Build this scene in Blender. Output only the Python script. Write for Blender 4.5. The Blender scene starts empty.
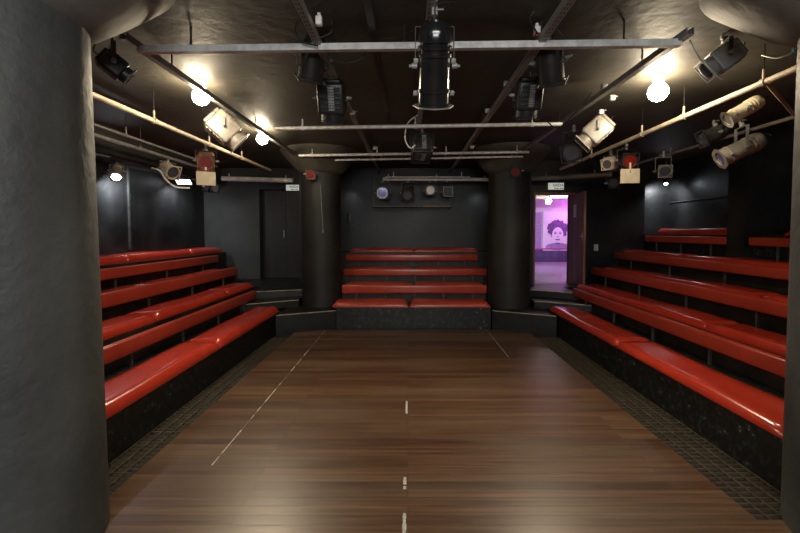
import bpy, bmesh, math, random
from mathutils import Vector, Matrix
random.seed(7)
PI = math.pi
R = math.radians
S = bpy.context.scene
COL = S.collection

# ------------------------------------------------------------------ camera
CAMZ = 1.58
PITCH = R(2.2)
FPX = 400.0
cd = bpy.data.cameras.new('camera'); cam = bpy.data.objects.new('camera', cd); COL.objects.link(cam)
cam.location = (0, 0, CAMZ); cam.rotation_euler = (PI/2 - PITCH, 0, 0)
cd.sensor_width = 36; cd.lens = FPX*36/800; cd.shift_x = -.01; cd.shift_y = -.0239; cd.clip_start = .02
S.camera = cam

def P(px, py, D):
    """real-world point on the line of sight through a picture point, D metres into the room"""
    a = (px-408)/FPX; b = (247.37-py)/FPX
    y = math.cos(PITCH)+b*math.sin(PITCH); z = -math.sin(PITCH)+b*math.cos(PITCH)
    return Vector((a*D/y, D, CAMZ+z*D/y))

# ------------------------------------------------------------------ materials
MATS = {}
def mat(name, col, rough=.5, metal=0, noise=0, nscale=6, emit=None, estr=0, col2=None, bump=0, bscale=40, coat=0, stretch=(1,1,1), spec=None, rvar=0, detail=6):
    m = bpy.data.materials.new(name); m.use_nodes = True; MATS[name] = m
    nt = m.node_tree; b = nt.nodes['Principled BSDF']
    b.inputs['Base Color'].default_value = (*col, 1); b.inputs['Roughness'].default_value = rough
    b.inputs['Metallic'].default_value = metal; b.inputs['Coat Weight'].default_value = coat
    b.inputs['Coat Roughness'].default_value = .15
    if spec is not None: b.inputs['Specular IOR Level'].default_value = spec
    tc = nt.nodes.new('ShaderNodeTexCoord'); mp = nt.nodes.new('ShaderNodeMapping'); mp.inputs['Scale'].default_value = stretch
    nt.links.new(tc.outputs['Object'], mp.inputs['Vector'])
    n = nt.nodes.new('ShaderNodeTexNoise'); n.inputs['Scale'].default_value = nscale; n.inputs['Detail'].default_value = detail
    nt.links.new(mp.outputs['Vector'], n.inputs['Vector'])
    rp = nt.nodes.new('ShaderNodeValToRGB'); rp.color_ramp.elements[0].position = .35; rp.color_ramp.elements[1].position = .7
    c2 = col2 or tuple(min(1, c*(1+noise)+noise*.01) for c in col)
    c1 = col if col2 else tuple(c*(1-noise*.6) for c in col)
    rp.color_ramp.elements[0].color = (*c1, 1); rp.color_ramp.elements[1].color = (*c2, 1)
    nt.links.new(n.outputs['Fac'], rp.inputs['Fac']); nt.links.new(rp.outputs['Color'], b.inputs['Base Color'])
    if rvar:
        mr = nt.nodes.new('ShaderNodeMapRange'); mr.inputs['To Min'].default_value = max(.05, rough-rvar); mr.inputs['To Max'].default_value = rough+rvar
        nt.links.new(n.outputs['Fac'], mr.inputs['Value']); nt.links.new(mr.outputs['Result'], b.inputs['Roughness'])
    if bump:
        n2 = nt.nodes.new('ShaderNodeTexNoise'); n2.inputs['Scale'].default_value = bscale; n2.inputs['Detail'].default_value = 4
        nt.links.new(tc.outputs['Object'], n2.inputs['Vector'])
        bp = nt.nodes.new('ShaderNodeBump'); bp.inputs['Strength'].default_value = bump; bp.inputs['Distance'].default_value = .01
        nt.links.new(n2.outputs['Fac'], bp.inputs['Height']); nt.links.new(bp.outputs['Normal'], b.inputs['Normal'])
    if emit:
        b.inputs['Emission Color'].default_value = (*emit, 1); b.inputs['Emission Strength'].default_value = estr
    return m

mat('black_wall', (.0085,.009,.0095), .45, noise=.8, nscale=1.6, bump=.35, bscale=14, rvar=.12)
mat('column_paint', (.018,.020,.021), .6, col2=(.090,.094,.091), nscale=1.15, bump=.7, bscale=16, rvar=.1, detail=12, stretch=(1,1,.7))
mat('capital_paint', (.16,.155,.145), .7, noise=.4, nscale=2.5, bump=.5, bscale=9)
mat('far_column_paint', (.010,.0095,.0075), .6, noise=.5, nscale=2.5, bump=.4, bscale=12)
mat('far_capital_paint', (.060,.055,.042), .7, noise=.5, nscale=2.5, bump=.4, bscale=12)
mat('ceiling_paint', (.030,.027,.021), .62, col2=(.066,.058,.043), nscale=1.3, detail=10, bump=.6, bscale=12, rvar=.1)
mat('grey_wall', (.036,.038,.037), .6, noise=.3, nscale=2, bump=.3, bscale=14)
mat('brown_door', (.20,.085,.045), .5, noise=.4, nscale=3, stretch=(6,6,.6))
mat('dark_door', (.011,.009,.007), .5, noise=.4, nscale=3, stretch=(6,6,.6))
mat('red_vinyl', (.46,.036,.017), .22, noise=.12, nscale=5, bump=.12, bscale=7, coat=.35)
mat('red_vinyl_dull', (.40,.048,.026), .30, noise=.12, nscale=5, bump=.12, bscale=7, coat=.15)
mat('plinth', (.006,.0055,.005), .5, col2=(.034,.026,.017), nscale=4, bump=.5, bscale=22)
mat('black_metal', (.018,.018,.018), .38, noise=.3, nscale=14, metal=.1, rvar=.08)
mat('black_gloss', (.012,.012,.013), .18, noise=.2, nscale=10, coat=.6)
mat('dark_grey_metal', (.05,.05,.048), .4, noise=.3, nscale=14, metal=.3)
mat('post_metal', (.07,.07,.068), .5, metal=.2, noise=.3)
mat('steel', (.62,.62,.61), .42, metal=.2, noise=.25, nscale=18, rvar=.08)
mat('dull_steel', (.24,.24,.23), .45, metal=.2, noise=.3, nscale=18)
mat('white_pipe', (.85,.84,.81), .45, nscale=9, col2=(.6,.58,.54))
mat('cream_pipe', (.50,.42,.30), .45, noise=.2, nscale=9)
mat('brown_pipe', (.16,.14,.11), .5, noise=.2, nscale=9)
mat('cream_plate', (.62,.53,.38), .6, noise=.15, nscale=9)
mat('silver_can', (.34,.31,.26), .42, metal=.4, noise=.25, nscale=12)
mat('white_plastic', (.72,.72,.70), .4, noise=.08)
mat('rubber', (.012,.012,.012), .6, noise=.2)
mat('tape', (.42,.41,.37), .8, noise=.4, nscale=50)
mat('grate_metal', (.10,.072,.040), .55, metal=.2, noise=.5, nscale=20)
mat('sub_floor', (.012,.010,.008), .7, noise=.5, nscale=8)
mat('lens_glass', (.10,.11,.14), .06, noise=.2, metal=.3, coat=1)
mat('lens_violet', (.22,.18,.55), .08, noise=.2, metal=.3, coat=1)
mat('pale_lens', (.75,.73,.66), .3, noise=.1)
mat('magenta_strip', (.6,.03,.35), .5, noise=.1)
mat('lens_red', (.17,.012,.007), .25, noise=.3, nscale=12, coat=1)
mat('lens_lit_cool', (.9,.95,1), .3, emit=(.82,.91,1), estr=90)
mat('lens_lit_soft', (.9,.95,1), .3, emit=(.9,.93,1), estr=4)
mat('lamp_warm', (1,.9,.7), .3, emit=(1,.83,.58), estr=210)
mat('lamp_rear_fill', (1,.9,.8), .3, emit=(1,.86,.68), estr=14)
mat('panel_rear', (1,.95,.9), .3, emit=(.95,.97,1), estr=6)
mat('sign_white', (.55,.56,.50), .5, noise=.05, emit=(.8,.85,.75), estr=.45)
mat('sign_ink', (.02,.03,.025), .5, noise=.05)
mat('paper', (.85,.80,.76), .7, noise=.15, nscale=20)
mat('step_edge', (.30,.26,.20), .5, noise=.5, nscale=10)
mat('step_face', (.006,.0057,.005), .45, noise=.5, nscale=5, bump=.4, bscale=20)
mat('foyer_wall', (.62,.60,.62), .6, noise=.1)
mat('foyer_wall_dark', (.09,.06,.14), .6, noise=.3)
mat('foyer_floor', (.42,.40,.40), .35, noise=.25, nscale=8, bump=.1, bscale=60)
mat('poster_paper', (.80,.76,.80), .6, noise=.05)
mat('poster_ink', (.13,.06,.20), .6, noise=.5, nscale=22)
mat('poster_mid', (.36,.25,.44), .6, noise=.3, nscale=25)
mat('foyer_lamp', (1,.9,.7), .3, emit=(1,.9,.62), estr=25)
mat('foyer_tube', (1,.9,1), .3, emit=(1,.85,1), estr=7)
mat('wood_edge', (.28,.15,.07), .6, noise=.3)
mat('copper', (.17,.075,.04), .45, metal=.2, noise=.3)
mat('green_tape', (.05,.35,.28), .5, noise=.2)

def wood():
    m = bpy.data.materials.new('stage_wood'); m.use_nodes = True; MATS['stage_wood'] = m
    nt = m.node_tree; b = nt.nodes['Principled BSDF']; L = nt.links.new
    tc = nt.nodes.new('ShaderNodeTexCoord')
    br = nt.nodes.new('ShaderNodeTexBrick'); br.inputs['Scale'].default_value = 1
    br.inputs['Brick Width'].default_value = 2.6; br.inputs['Row Height'].default_value = .075; br.inputs['Mortar Size'].default_value = .0022
    br.inputs['Mortar Smooth'].default_value = .3; br.offset = .37; br.inputs['Bias'].default_value = 0
    br.inputs['Color1'].default_value = (0,0,0,1); br.inputs['Color2'].default_value = (1,1,1,1); br.inputs['Mortar'].default_value = (.5,.5,.5,1)
    L(tc.outputs['Object'], br.inputs['Vector'])
    rp = nt.nodes.new('ShaderNodeValToRGB'); e = rp.color_ramp.elements
    e[0].position = 0; e[0].color = (.062,.030,.017,1); e[1].position = 1; e[1].color = (.142,.080,.044,1)
    k = e.new(.35); k.color = (.088,.043,.023,1); k = e.new(.7); k.color = (.112,.058,.031,1)
    L(br.outputs['Color'], rp.inputs['Fac'])
    mp = nt.nodes.new('ShaderNodeMapping'); mp.inputs['Scale'].default_value = (.5, 16, 1); L(tc.outputs['Object'], mp.inputs['Vector'])
    n = nt.nodes.new('ShaderNodeTexNoise'); n.inputs['Scale'].default_value = 2.2; n.inputs['Detail'].default_value = 8; n.inputs['Roughness'].default_value = .65
    L(mp.outputs['Vector'], n.inputs['Vector'])
    r2 = nt.nodes.new('ShaderNodeValToRGB'); e = r2.color_ramp.elements; e[0].position = .32; e[0].color = (.42,.40,.38,1); e[1].position = .72; e[1].color = (1.5,1.4,1.3,1)
    L(n.outputs['Fac'], r2.inputs['Fac'])
    mx = nt.nodes.new('ShaderNodeMixRGB'); mx.blend_type = 'MULTIPLY'; mx.inputs['Fac'].default_value = .9
    L(rp.outputs['Color'], mx.inputs['Color1']); L(r2.outputs['Color'], mx.inputs['Color2'])
    # worn, greyer patches
    w = nt.nodes.new('ShaderNodeTexNoise'); w.inputs['Scale'].default_value = .9; w.inputs['Detail'].default_value = 5
    mp2 = nt.nodes.new('ShaderNodeMapping'); mp2.inputs['Scale'].default_value = (.8, 2.2, 1); L(tc.outputs['Object'], mp2.inputs['Vector']); L(mp2.outputs['Vector'], w.inputs['Vector'])
    r3 = nt.nodes.new('ShaderNodeMapRange'); r3.inputs['From Min'].default_value = .45; r3.inputs['From Max'].default_value = .75; r3.inputs['To Max'].default_value = .65
    L(w.outputs['Fac'], r3.inputs['Value'])
    m2 = nt.nodes.new('ShaderNodeMixRGB'); m2.inputs['Color2'].default_value = (.140,.096,.058,1)
    L(r3.outputs['Result'], m2.inputs['Fac']); L(mx.outputs['Color'], m2.inputs['Color1'])
    # plank joints
    m3 = nt.nodes.new('ShaderNodeMixRGB'); m3.inputs['Color2'].default_value = (.022,.012,.008,1)
    sc = nt.nodes.new('ShaderNodeMath'); sc.operation = 'MULTIPLY'; sc.inputs[1].default_value = .75
    L(br.outputs['Fac'], sc.inputs[0]); L(sc.outputs[0], m3.inputs['Fac']); L(m2.outputs['Color'], m3.inputs['Color1'])
    L(m3.outputs['Color'], b.inputs['Base Color'])
    rr = nt.nodes.new('ShaderNodeMapRange'); rr.inputs['To Min'].default_value = .27; rr.inputs['To Max'].default_value = .46
    L(n.outputs['Fac'], rr.inputs['Value']); L(rr.outputs['Result'], b.inputs['Roughness'])
    bp = nt.nodes.new('ShaderNodeBump'); bp.inputs['Strength'].default_value = .25; bp.inputs['Distance'].default_value = .003; bp.invert = True
    L(br.outputs['Fac'], bp.inputs['Height']); L(bp.outputs['Normal'], b.inputs['Normal'])
wood()

def scuffed():
    """black painted board with pale chips and scrapes near the floor"""
    m = bpy.data.materials.new('scuffed_board'); m.use_nodes = True; MATS['scuffed_board'] = m
    nt = m.node_tree; b = nt.nodes['Principled BSDF']; L = nt.links.new
    tc = nt.nodes.new('ShaderNodeTexCoord')
    n = nt.nodes.new('ShaderNodeTexNoise'); n.inputs['Scale'].default_value = 16; n.inputs['Detail'].default_value = 12; n.inputs['Roughness'].default_value = .72
    L(tc.outputs['Object'], n.inputs['Vector'])
    r = nt.nodes.new('ShaderNodeValToRGB'); e = r.color_ramp.elements
    e[0].position = .50; e[0].color = (.006,.006,.006,1); e[1].position = .70; e[1].color = (.45,.39,.36,1)
    k = e.new(.63); k.color = (.024,.034,.033,1)
    L(n.outputs['Fac'], r.inputs['Fac']); L(r.outputs['Color'], b.inputs['Base Color']); b.inputs['Roughness'].default_value = .45
scuffed()

def slotted():
    m = bpy.data.materials.new('slotted_rail'); m.use_nodes = True; MATS['slotted_rail'] = m
    nt = m.node_tree; b = nt.nodes['Principled BSDF']; L = nt.links.new
    tc = nt.nodes.new('ShaderNodeTexCoord'); sp = nt.nodes.new('ShaderNodeSeparateXYZ'); L(tc.outputs['Object'], sp.inputs[0])
    def mth(op, a, bb=None):
        x = nt.nodes.new('ShaderNodeMath'); x.operation = op
        if isinstance(a, (int, float)): x.inputs[0].default_value = a
        else: L(a, x.inputs[0])
        if bb is not None:
            if isinstance(bb, (int, float)): x.inputs[1].default_value = bb
            else: L(bb, x.inputs[1])
        return x.outputs[0]
    a = mth('LESS_THAN', mth('FRACT', mth('MULTIPLY', sp.outputs[1], 22)), .55)
    c = mth('LESS_THAN', mth('ABSOLUTE', mth('SUBTRACT', mth('ABSOLUTE', sp.outputs[0]), .0085)), .0035)
    f = mth('MULTIPLY', a, c)
    mx = nt.nodes.new('ShaderNodeMixRGB'); mx.inputs['Color1'].default_value = (.30,.30,.29,1); mx.inputs['Color2'].default_value = (.015,.015,.015,1)
    L(f, mx.inputs['Fac']); L(mx.outputs['Color'], b.inputs['Base Color']); b.inputs['Roughness'].default_value = .45; b.inputs['Metallic'].default_value = .1
slotted()

# ------------------------------------------------------------------ mesh builder
class MB:
    def __init__(s): s.bm = bmesh.new()
    def _add(s, fn, M=None):
        n = len(s.bm.verts); fn(); s.bm.verts.ensure_lookup_table()
        if M is not None:
            for v in s.bm.verts[n:]: v.co = M @ v.co
    def box(s, c, d, M=None, bev=0):
        x, y, z = [q/2 for q in d]; c = Vector(c)
        def f():
            if bev <= 0:
                vs = [s.bm.verts.new(c+Vector((sx*x, sy*y, sz*z))) for sz in (-1,1) for sy in (-1,1) for sx in (-1,1)]
                for q in ((0,2,3,1),(4,5,7,6),(0,1,5,4),(2,6,7,3),(0,4,6,2),(1,3,7,5)): s.bm.faces.new([vs[i] for i in q])
            else:
                b2 = bmesh.new(); bmesh.ops.create_cube(b2, size=1)
                for v in b2.verts: v.co = Vector((v.co.x*2*x, v.co.y*2*y, v.co.z*2*z))
                bmesh.ops.bevel(b2, geom=b2.edges[:], offset=min(bev, x*.95, y*.95, z*.95), segments=3, affect='EDGES', profile=.5)
                mp = {}
                for v in b2.verts: mp[v] = s.bm.verts.new(c+v.co)
                for fa in b2.faces: s.bm.faces.new([mp[v] for v in fa.verts])
                b2.free()
        s._add(f, M); return s
    def lathe(s, prof, M=None, n=24, axis='Y', caps=True):
        """prof: (distance along axis, radius)"""
        def f():
            rings = []
            for (t, r) in prof:
                if r <= 1e-6:
                    rings.append([s.bm.verts.new((0, t, 0) if axis == 'Y' else (0, 0, t))])
                else:
                    ring = []
                    for i in range(n):
                        a = 2*PI*i/n
                        ring.append(s.bm.verts.new((r*math.cos(a), t, r*math.sin(a)) if axis == 'Y' else (r*math.cos(a), r*math.sin(a), t)))
                    rings.append(ring)
            for A, B in zip(rings, rings[1:]):
                if len(A) == 1 and len(B) == 1: continue
                for i in range(n):
                    j = (i+1) % n
                    if len(A) == 1: s.bm.faces.new((A[0], B[i], B[j]))
                    elif len(B) == 1: s.bm.faces.new((A[i], A[j], B[0]))
                    else: s.bm.faces.new((A[i], A[j], B[j], B[i]))
            if caps and len(rings[0]) > 1: s.bm.faces.new(rings[0])
            if caps and len(rings[-1]) > 1: s.bm.faces.new(rings[-1][::-1])
        s._add(f, M); return s
    def cyl(s, p0, p1, r, n=12, r1=None, M=None):
        p0 = Vector(p0); p1 = Vector(p1); d = p1-p0
        q = Vector((0,0,1)).rotation_difference(d.normalized()).to_matrix().to_4x4()
        T = Matrix.Translation(p0) @ q
        if M is not None: T = M @ T
        s.lathe([(0, r), (d.length, r if r1 is None else r1)], T, n, 'Z'); return s
    def tube(s, pts, r, n=6, M=None):
        pts = [Vector(p) for p in pts]
        def f():
            rings = []
            for i, p in enumerate(pts):
                t = (pts[min(i+1, len(pts)-1)]-pts[max(i-1, 0)]).normalized()
                u = t.cross(Vector((0,0,1)))
                if u.length < .05: u = t.cross(Vector((1,0,0)))
                u.normalize(); w = t.cross(u)
                rings.append([s.bm.verts.new(p+u*r*math.cos(2*PI*k/n)+w*r*math.sin(2*PI*k/n)) for k in range(n)])
            for A, B in zip(rings, rings[1:]):
                for k in range(n): s.bm.faces.new((A[k], A[(k+1) % n], B[(k+1) % n], B[k]))
            s.bm.faces.new(rings[0]); s.bm.faces.new(rings[-1][::-1])
        s._add(f, M); return s
    def prism(s, poly, z0, z1, M=None):
        def f():
            a = [s.bm.verts.new((x, y, z0)) for x, y in poly]; b = [s.bm.verts.new((x, y, z1)) for x, y in poly]
            n = len(poly)
            s.bm.faces.new(a[::-1]); s.bm.faces.new(b)
            for i in range(n): s.bm.faces.new((a[i], a[(i+1) % n], b[(i+1) % n], b[i]))
        s._add(f, M); return s
    def build(s, name, m, parent=None, loc=None, sharp=40):
        bmesh.ops.recalc_face_normals(s.bm, faces=s.bm.faces[:])
        me = bpy.data.meshes.new(name); s.bm.to_mesh(me); s.bm.free()
        for p in me.polygons: p.use_smooth = True
        me.set_sharp_from_angle(angle=R(sharp))
        me.materials.append(MATS[m])
        o = bpy.data.objects.new(name, me); COL.objects.link(o)
        if parent: o.parent = parent
        if loc is not None: o.location = loc
        return o

def tag(o, label=None, cat=None, group=None, kind=None):
    for k, v in (('label', label), ('category', cat), ('group', group), ('kind', kind)):
        if v: o[k] = v
    return o
def empty(name, loc, rz=0, **kw):
    o = bpy.data.objects.new(name, None); COL.objects.link(o); o.location = loc; o.rotation_euler.z = rz
    o.empty_display_size = .05
    return tag(o, **kw)
def struct(name, mb, m, parent=None, sharp=40):
    o = mb.build(name, m, parent, sharp=sharp)
    if not parent: o['kind'] = 'structure'
    return o
def bx(x0, x1, y0, y1, z0, z1): return ((x0+x1)/2, (y0+y1)/2, (z0+z1)/2), (abs(x1-x0), abs(y1-y0), abs(z1-z0))
def curve_pts(pts, n=6):
    """smooth line through the points (Catmull-Rom)"""
    pts = [Vector(p) for p in pts]; out = []
    for i in range(len(pts)-1):
        p0 = pts[max(i-1, 0)]; p1 = pts[i]; p2 = pts[i+1]; p3 = pts[min(i+2, len(pts)-1)]
        for k in range(n):
            t = k/n
            out.append(.5*((2*p1)+(p2-p0)*t+(2*p0-5*p1+4*p2-p3)*t*t+(3*p1-p0-3*p2+p3)*t**3))
    out.append(pts[-1]); return out

CZ = 2.98          # ceiling
YB = -2.6          # wall behind the photographer
# ------------------------------------------------------------------ setting
TX0, TX1 = -1.79, 1.92
b = MB(); b.prism([(-4.5,YB),(5.3,YB),(5.3,2.14),(TX1,2.14),(TX1,6.42),(TX0,6.42),(TX0,2.14),(-4.5,2.14)], -.035, 0); struct('floor', b, 'stage_wood')
b = MB(); b.box(*bx(-4.6, 5.4, YB, 9.4, -.16, -.036)); struct('floor', b, 'sub_floor')
b = MB(); b.box(*bx(-4.7, 5.5, YB-.1, 9.4, CZ, CZ+.12)); struct('ceiling', b, 'ceiling_paint')
b = MB(); b.box(*bx(-4.65, -4.5, YB, 9.3, -.036, CZ)); struct('wall_left', b, 'black_wall')
b = MB(); b.box(*bx(5.3, 5.45, YB, 9.3, -.036, CZ)); struct('wall_right', b, 'black_wall')
b = MB(); b.box(*bx(-4.65, 5.45, YB-.15, YB, -.16, CZ)); struct('wall_rear', b, 'black_wall')
b = MB(); b.box(*bx(-4.5, -3.28, 8.85, 9.1, -.036, CZ)); struct('wall_back_left', b, 'grey_wall')
b = MB(); b.box(*bx(-3.28, -2.2, 8.85, 9.1, 2.52, CZ)).box(*bx(-3.28, -2.2, 9.1, 9.25, -.036, CZ)); struct('wall_back_lintel', b, 'black_wall')
b = MB(); b.box(*bx(-2.2, -1.5, 8.15, 9.1, -.036, CZ)); struct('wall_back_pier', b, 'black_wall')
b = MB(); b.box(*bx(-1.5, 1.8, 8.85, 9.1, -.036, CZ)); struct('wall_back', b, 'black_wall')
b = MB(); b.box(*bx(1.8, 2.46, 7.85, 9.1, -.036, CZ)); struct('wall_back_pier', b, 'black_wall')
b = MB(); b.box(*bx(2.46, 3.28, 7.9, 8.05, 2.35, CZ)).box(*bx(3.28, 4.66, 7.9, 8.25, -.036, CZ)).box(*bx(4.66, 5.3, 8.12, 8.25, -.036, CZ)); struct('wall_back_right', b, 'black_wall')
b = MB(); b.box(*bx(4.62, 5.3, 5.5, 5.8, 0, CZ)); struct('wall_right_pier', b, 'black_wall')
# soffit strip along the left wall, under the ceiling
b = MB(); b.box(*bx(-4.5, -4.1, 2.3, 8.85, 2.62, CZ)); struct('trim_1', b, 'grey_wall')
# seam batten of the left wall
b = MB(); b.box(*bx(-4.5, -4.475, 6.44, 6.475, 1.3, 2.62)); struct('trim_2', b, 'dark_grey_metal')

# columns with flared capitals
def column(cx, cy, r, flare_r, z0, zb, m1, m2, label, base=1.0):
    root = empty('column', (cx, cy, z0), label=label, cat='column', group=None)
    MB().lathe([(0, r*base), (zb-z0, r)], n=48, axis='Z').build('shaft', m1, root)
    prof = [(zb-z0, r)]
    for k in range(1, 7):
        t = k/6; prof.append((zb-z0+(CZ-.02-zb)*t, r+(flare_r-r)*(t**.9)))
    prof.append((CZ-z0, flare_r))
    MB().lathe(prof, n=48, axis='Z').build('capital', m2, root, sharp=60)
    root['category'] = 'column'
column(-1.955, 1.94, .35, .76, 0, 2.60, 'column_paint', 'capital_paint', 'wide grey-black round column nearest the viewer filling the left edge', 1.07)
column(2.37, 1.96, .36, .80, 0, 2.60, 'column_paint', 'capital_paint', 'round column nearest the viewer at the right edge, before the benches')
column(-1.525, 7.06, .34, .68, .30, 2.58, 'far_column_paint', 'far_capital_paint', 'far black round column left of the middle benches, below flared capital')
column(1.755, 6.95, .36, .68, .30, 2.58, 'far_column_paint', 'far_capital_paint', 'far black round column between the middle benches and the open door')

# doors
d1 = MB().box(*bx(-3.27, -2.75, 9.02, 9.08, .545, 2.5)).box(*bx(-2.745, -2.22, 9.02, 9.08, .545, 2.5)); d1 = struct('door_1', d1, 'dark_door')
MB().box(*bx(-2.80, -2.77, 8.985, 9.02, 1.45, 1.62), bev=.005).build('door_handle', 'dull_steel', d1)
fr = MB().box(*bx(2.46, 2.50, 7.86, 8.05, .54, 2.35)).box(*bx(3.24, 3.28, 7.86, 8.05, .54, 2.35)).box(*bx(2.50, 3.24, 7.86, 8.05, 2.31, 2.35)); struct('trim_3', fr, 'brown_door')
d2 = MB(); d2.box((.35, 0, .885), (.70, .04, 1.75), bev=.004); d2 = struct('door_2', d2, 'brown_door'); d2.location = (3.255, 7.84, .548); d2.rotation_euler.z = R(-98)
MB().box((.63, -.045, .95), (.10, .05, .02), bev=.006).box((.63, -.025, .95), (.03, .012, .16), bev=.004).build('door_handle', 'dull_steel', d2)
tag(MB().box((.11, -.0235, 0), (.20, .003, .25)).build('paper_notice', 'paper', None, (3.255, 7.84, 1.985)), 'white paper notice taped to the open brown door', 'notice').rotation_euler.z = R(-98)

# ------------------------------------------------------------------ steps in the two back corners
def steps(name_label, polys):
    root = empty('corner_steps', (*[sum(p[i] for p in polys[0][2])/len(polys[0][2]) for i in (0,1)], 0), label=name_label, cat='steps')
    L = root.location
    for (z0, z1, poly) in polys:
        pl = [(x-L.x, y-L.y) for x, y in poly]
        st = MB().prism(pl, z0, z1).build('step', 'step_face', root)
        (ax, ay), (bx_, by) = pl[0], pl[1]
        d = Vector((bx_-ax, by-ay, 0)); n = Vector((d.y, -d.x, 0)).normalized()*.004
        MB().tube([Vector((ax, ay, z1-.006))+n, Vector((bx_, by, z1-.006))+n], .009, 6).build('nosing', 'step_edge', st)
steps('black corner steps rising to the dark door at left', [
    (-.036, .30, [(-2.04,6.12),(-1.18,6.50),(-1.18,7.6),(-1.5,7.66),(-1.5,8.12),(-2.2,8.12),(-2.2,8.99),(-3.95,8.84),(-3.95,8.65),(-3.33,8.65),(-3.33,7.62),(-2.71,7.62),(-2.71,6.95),(-2.04,6.95)]),
    (.30, .42, [(-2.69,6.36),(-1.88,6.83),(-1.88,8.12),(-2.2,8.12),(-2.2,8.99),(-3.95,8.84),(-3.95,8.65),(-3.33,8.65),(-3.33,7.62),(-2.71,7.62),(-2.71,6.95)]),
    (.42, .54, [(-2.69,6.96),(-1.88,7.24),(-1.88,8.12),(-2.2,8.12),(-2.2,8.99),(-3.95,8.84),(-3.95,8.65),(-3.33,8.65),(-3.33,7.62),(-2.71,7.62)])])
steps('black corner steps rising to the open lilac-lit doorway', [
    (-.036, .30, [(1.38,6.50),(2.27,6.06),(2.27,6.83),(2.94,6.83),(2.94,7.5),(3.56,7.5),(3.56,7.89),(3.2,7.89),(3.2,8.05),(2.48,8.05),(2.48,7.84),(1.56,7.84),(1.56,7.04),(1.38,7.04)]),
    (.30, .42, [(2.13,6.70),(2.92,6.32),(2.92,7.5),(3.56,7.5),(3.56,7.89),(3.2,7.89),(3.2,8.05),(2.48,8.05),(2.48,7.84),(2.13,7.84)]),
    (.42, .54, [(2.13,7.25),(2.92,6.78),(2.92,7.5),(3.56,7.5),(3.56,7.89),(3.2,7.89),(3.2,8.05),(2.48,8.05),(2.48,7.84),(2.13,7.84)])])

# ------------------------------------------------------------------ benches
def platform(label, tiers):
    """tiers: list of (x0,x1,y0,y1,z_top) blocks"""
    x0, x1, y0, y1, z = tiers[0]
    root = empty('tiered_platform', ((x0+x1)/2, (y0+y1)/2, -.036), label=label, cat='platform')
    L = root.location
    for i, (x0, x1, y0, y1, z) in enumerate(tiers):
        MB().box(*bx(x0-L.x, x1-L.x, y0-L.y, y1-L.y, 0, z+.036)).build('tier', 'scuffed_board' if i == 0 else 'plinth', root)

def cushion(x0, x1, y0, y1, z0, z1, label, group, m='red_vinyl'):
    """soft rounded seat cushion with puffed top and sagging ends"""
    w = x1-x0; d = y1-y0; h = z1-z0
    nx = 6 + int(w*10); ny = 6 + int(d*10)
    bm = bmesh.new(); g = {}
    def dome(u, v):      # u, v in -1..1 ; superellipse edge rounding
        ex = (1-abs(u)) * w/2; ey = (1-abs(v)) * d/2; rr = h*.75
        f = 1
        for e in (ex, ey):
            if e < rr: f *= math.sqrt(max(0, 1-((rr-e)/rr)**2))
        return f
    def sp(i, n): return -math.cos(PI*i/n) * (.35) + (-1+2*i/n) * .65
    rnd = random.random()*10
    for i in range(nx+1):
        for j in range(ny+1):
            u = sp(i, nx); v = sp(j, ny); f = dome(u, v)
            wav = .006*math.sin(rnd+(x0+u*w/2)*5+(y0+v*d/2)*4.3)
            zt = z0+h*.30+h*.70*f+wav*f
            g[i, j] = bm.verts.new((x0+w*(u+1)/2, y0+d*(v+1)/2, zt))
    lo = {}
    for i in range(nx+1):
        for j in range(ny+1):
            if i in (0, nx) or j in (0, ny):
                p = g[i, j].co; lo[i, j] = bm.verts.new((p.x+(.004 if i == 0 else -.004 if i == nx else 0), p.y+(.004 if j == 0 else -.004 if j == ny else 0), z0))
    for i in range(nx):
        for j in range(ny): bm.faces.new((g[i,j], g[i+1,j], g[i+1,j+1], g[i,j+1]))
    ring = [(i,0) for i in range(nx)]+[(nx,j) for j in range(ny)]+[(i,ny) for i in range(nx,0,-1)]+[(0,j) for j in range(ny,0,-1)]
    for k in range(len(ring)):
        a, c = ring[k], ring[(k+1) % len(ring)]
        bm.faces.new((g[a], lo[a], lo[c], g[c]))
    bm.faces.new([lo[k] for k in ring])
    cx, cy = (x0+x1)/2, (y0+y1)/2
    for v in bm.verts: v.co -= Vector((cx, cy, z0))
    mb = MB(); mb.bm.free(); mb.bm = bm
    o = mb.build('seat_cushion', m, None, (cx, cy, z0), sharp=70)
    return tag(o, label, 'cushion', group)

def backrest(x0, x1, y0, y1, z0, z1, zf, label, group, n, m='red_vinyl_dull'):
    """long padded backrest bar on thin steel posts that stand on the tier at height zf"""
    cx, cy = (x0+x1)/2, (y0+y1)/2
    root = empty('backrest_bar', (cx, cy, zf), label=label, cat='backrest', group=group)
    MB().box((0, 0, (z0+z1)/2-zf), (x1-x0, y1-y0, z1-z0), bev=.022).build('pad', m, root)
    alongx = (x1-x0) > (y1-y0); L = max(x1-x0, y1-y0)
    for k in range(n):
        t = -L/2+L*(k+.5)/n
        c = (t, 0, (z0-zf)/2+.004) if alongx else (0, t, (z0-zf)/2+.004)
        MB().box(c, (.022, .022, z0-zf+.006)).build('post', 'post_metal', root)

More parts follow.
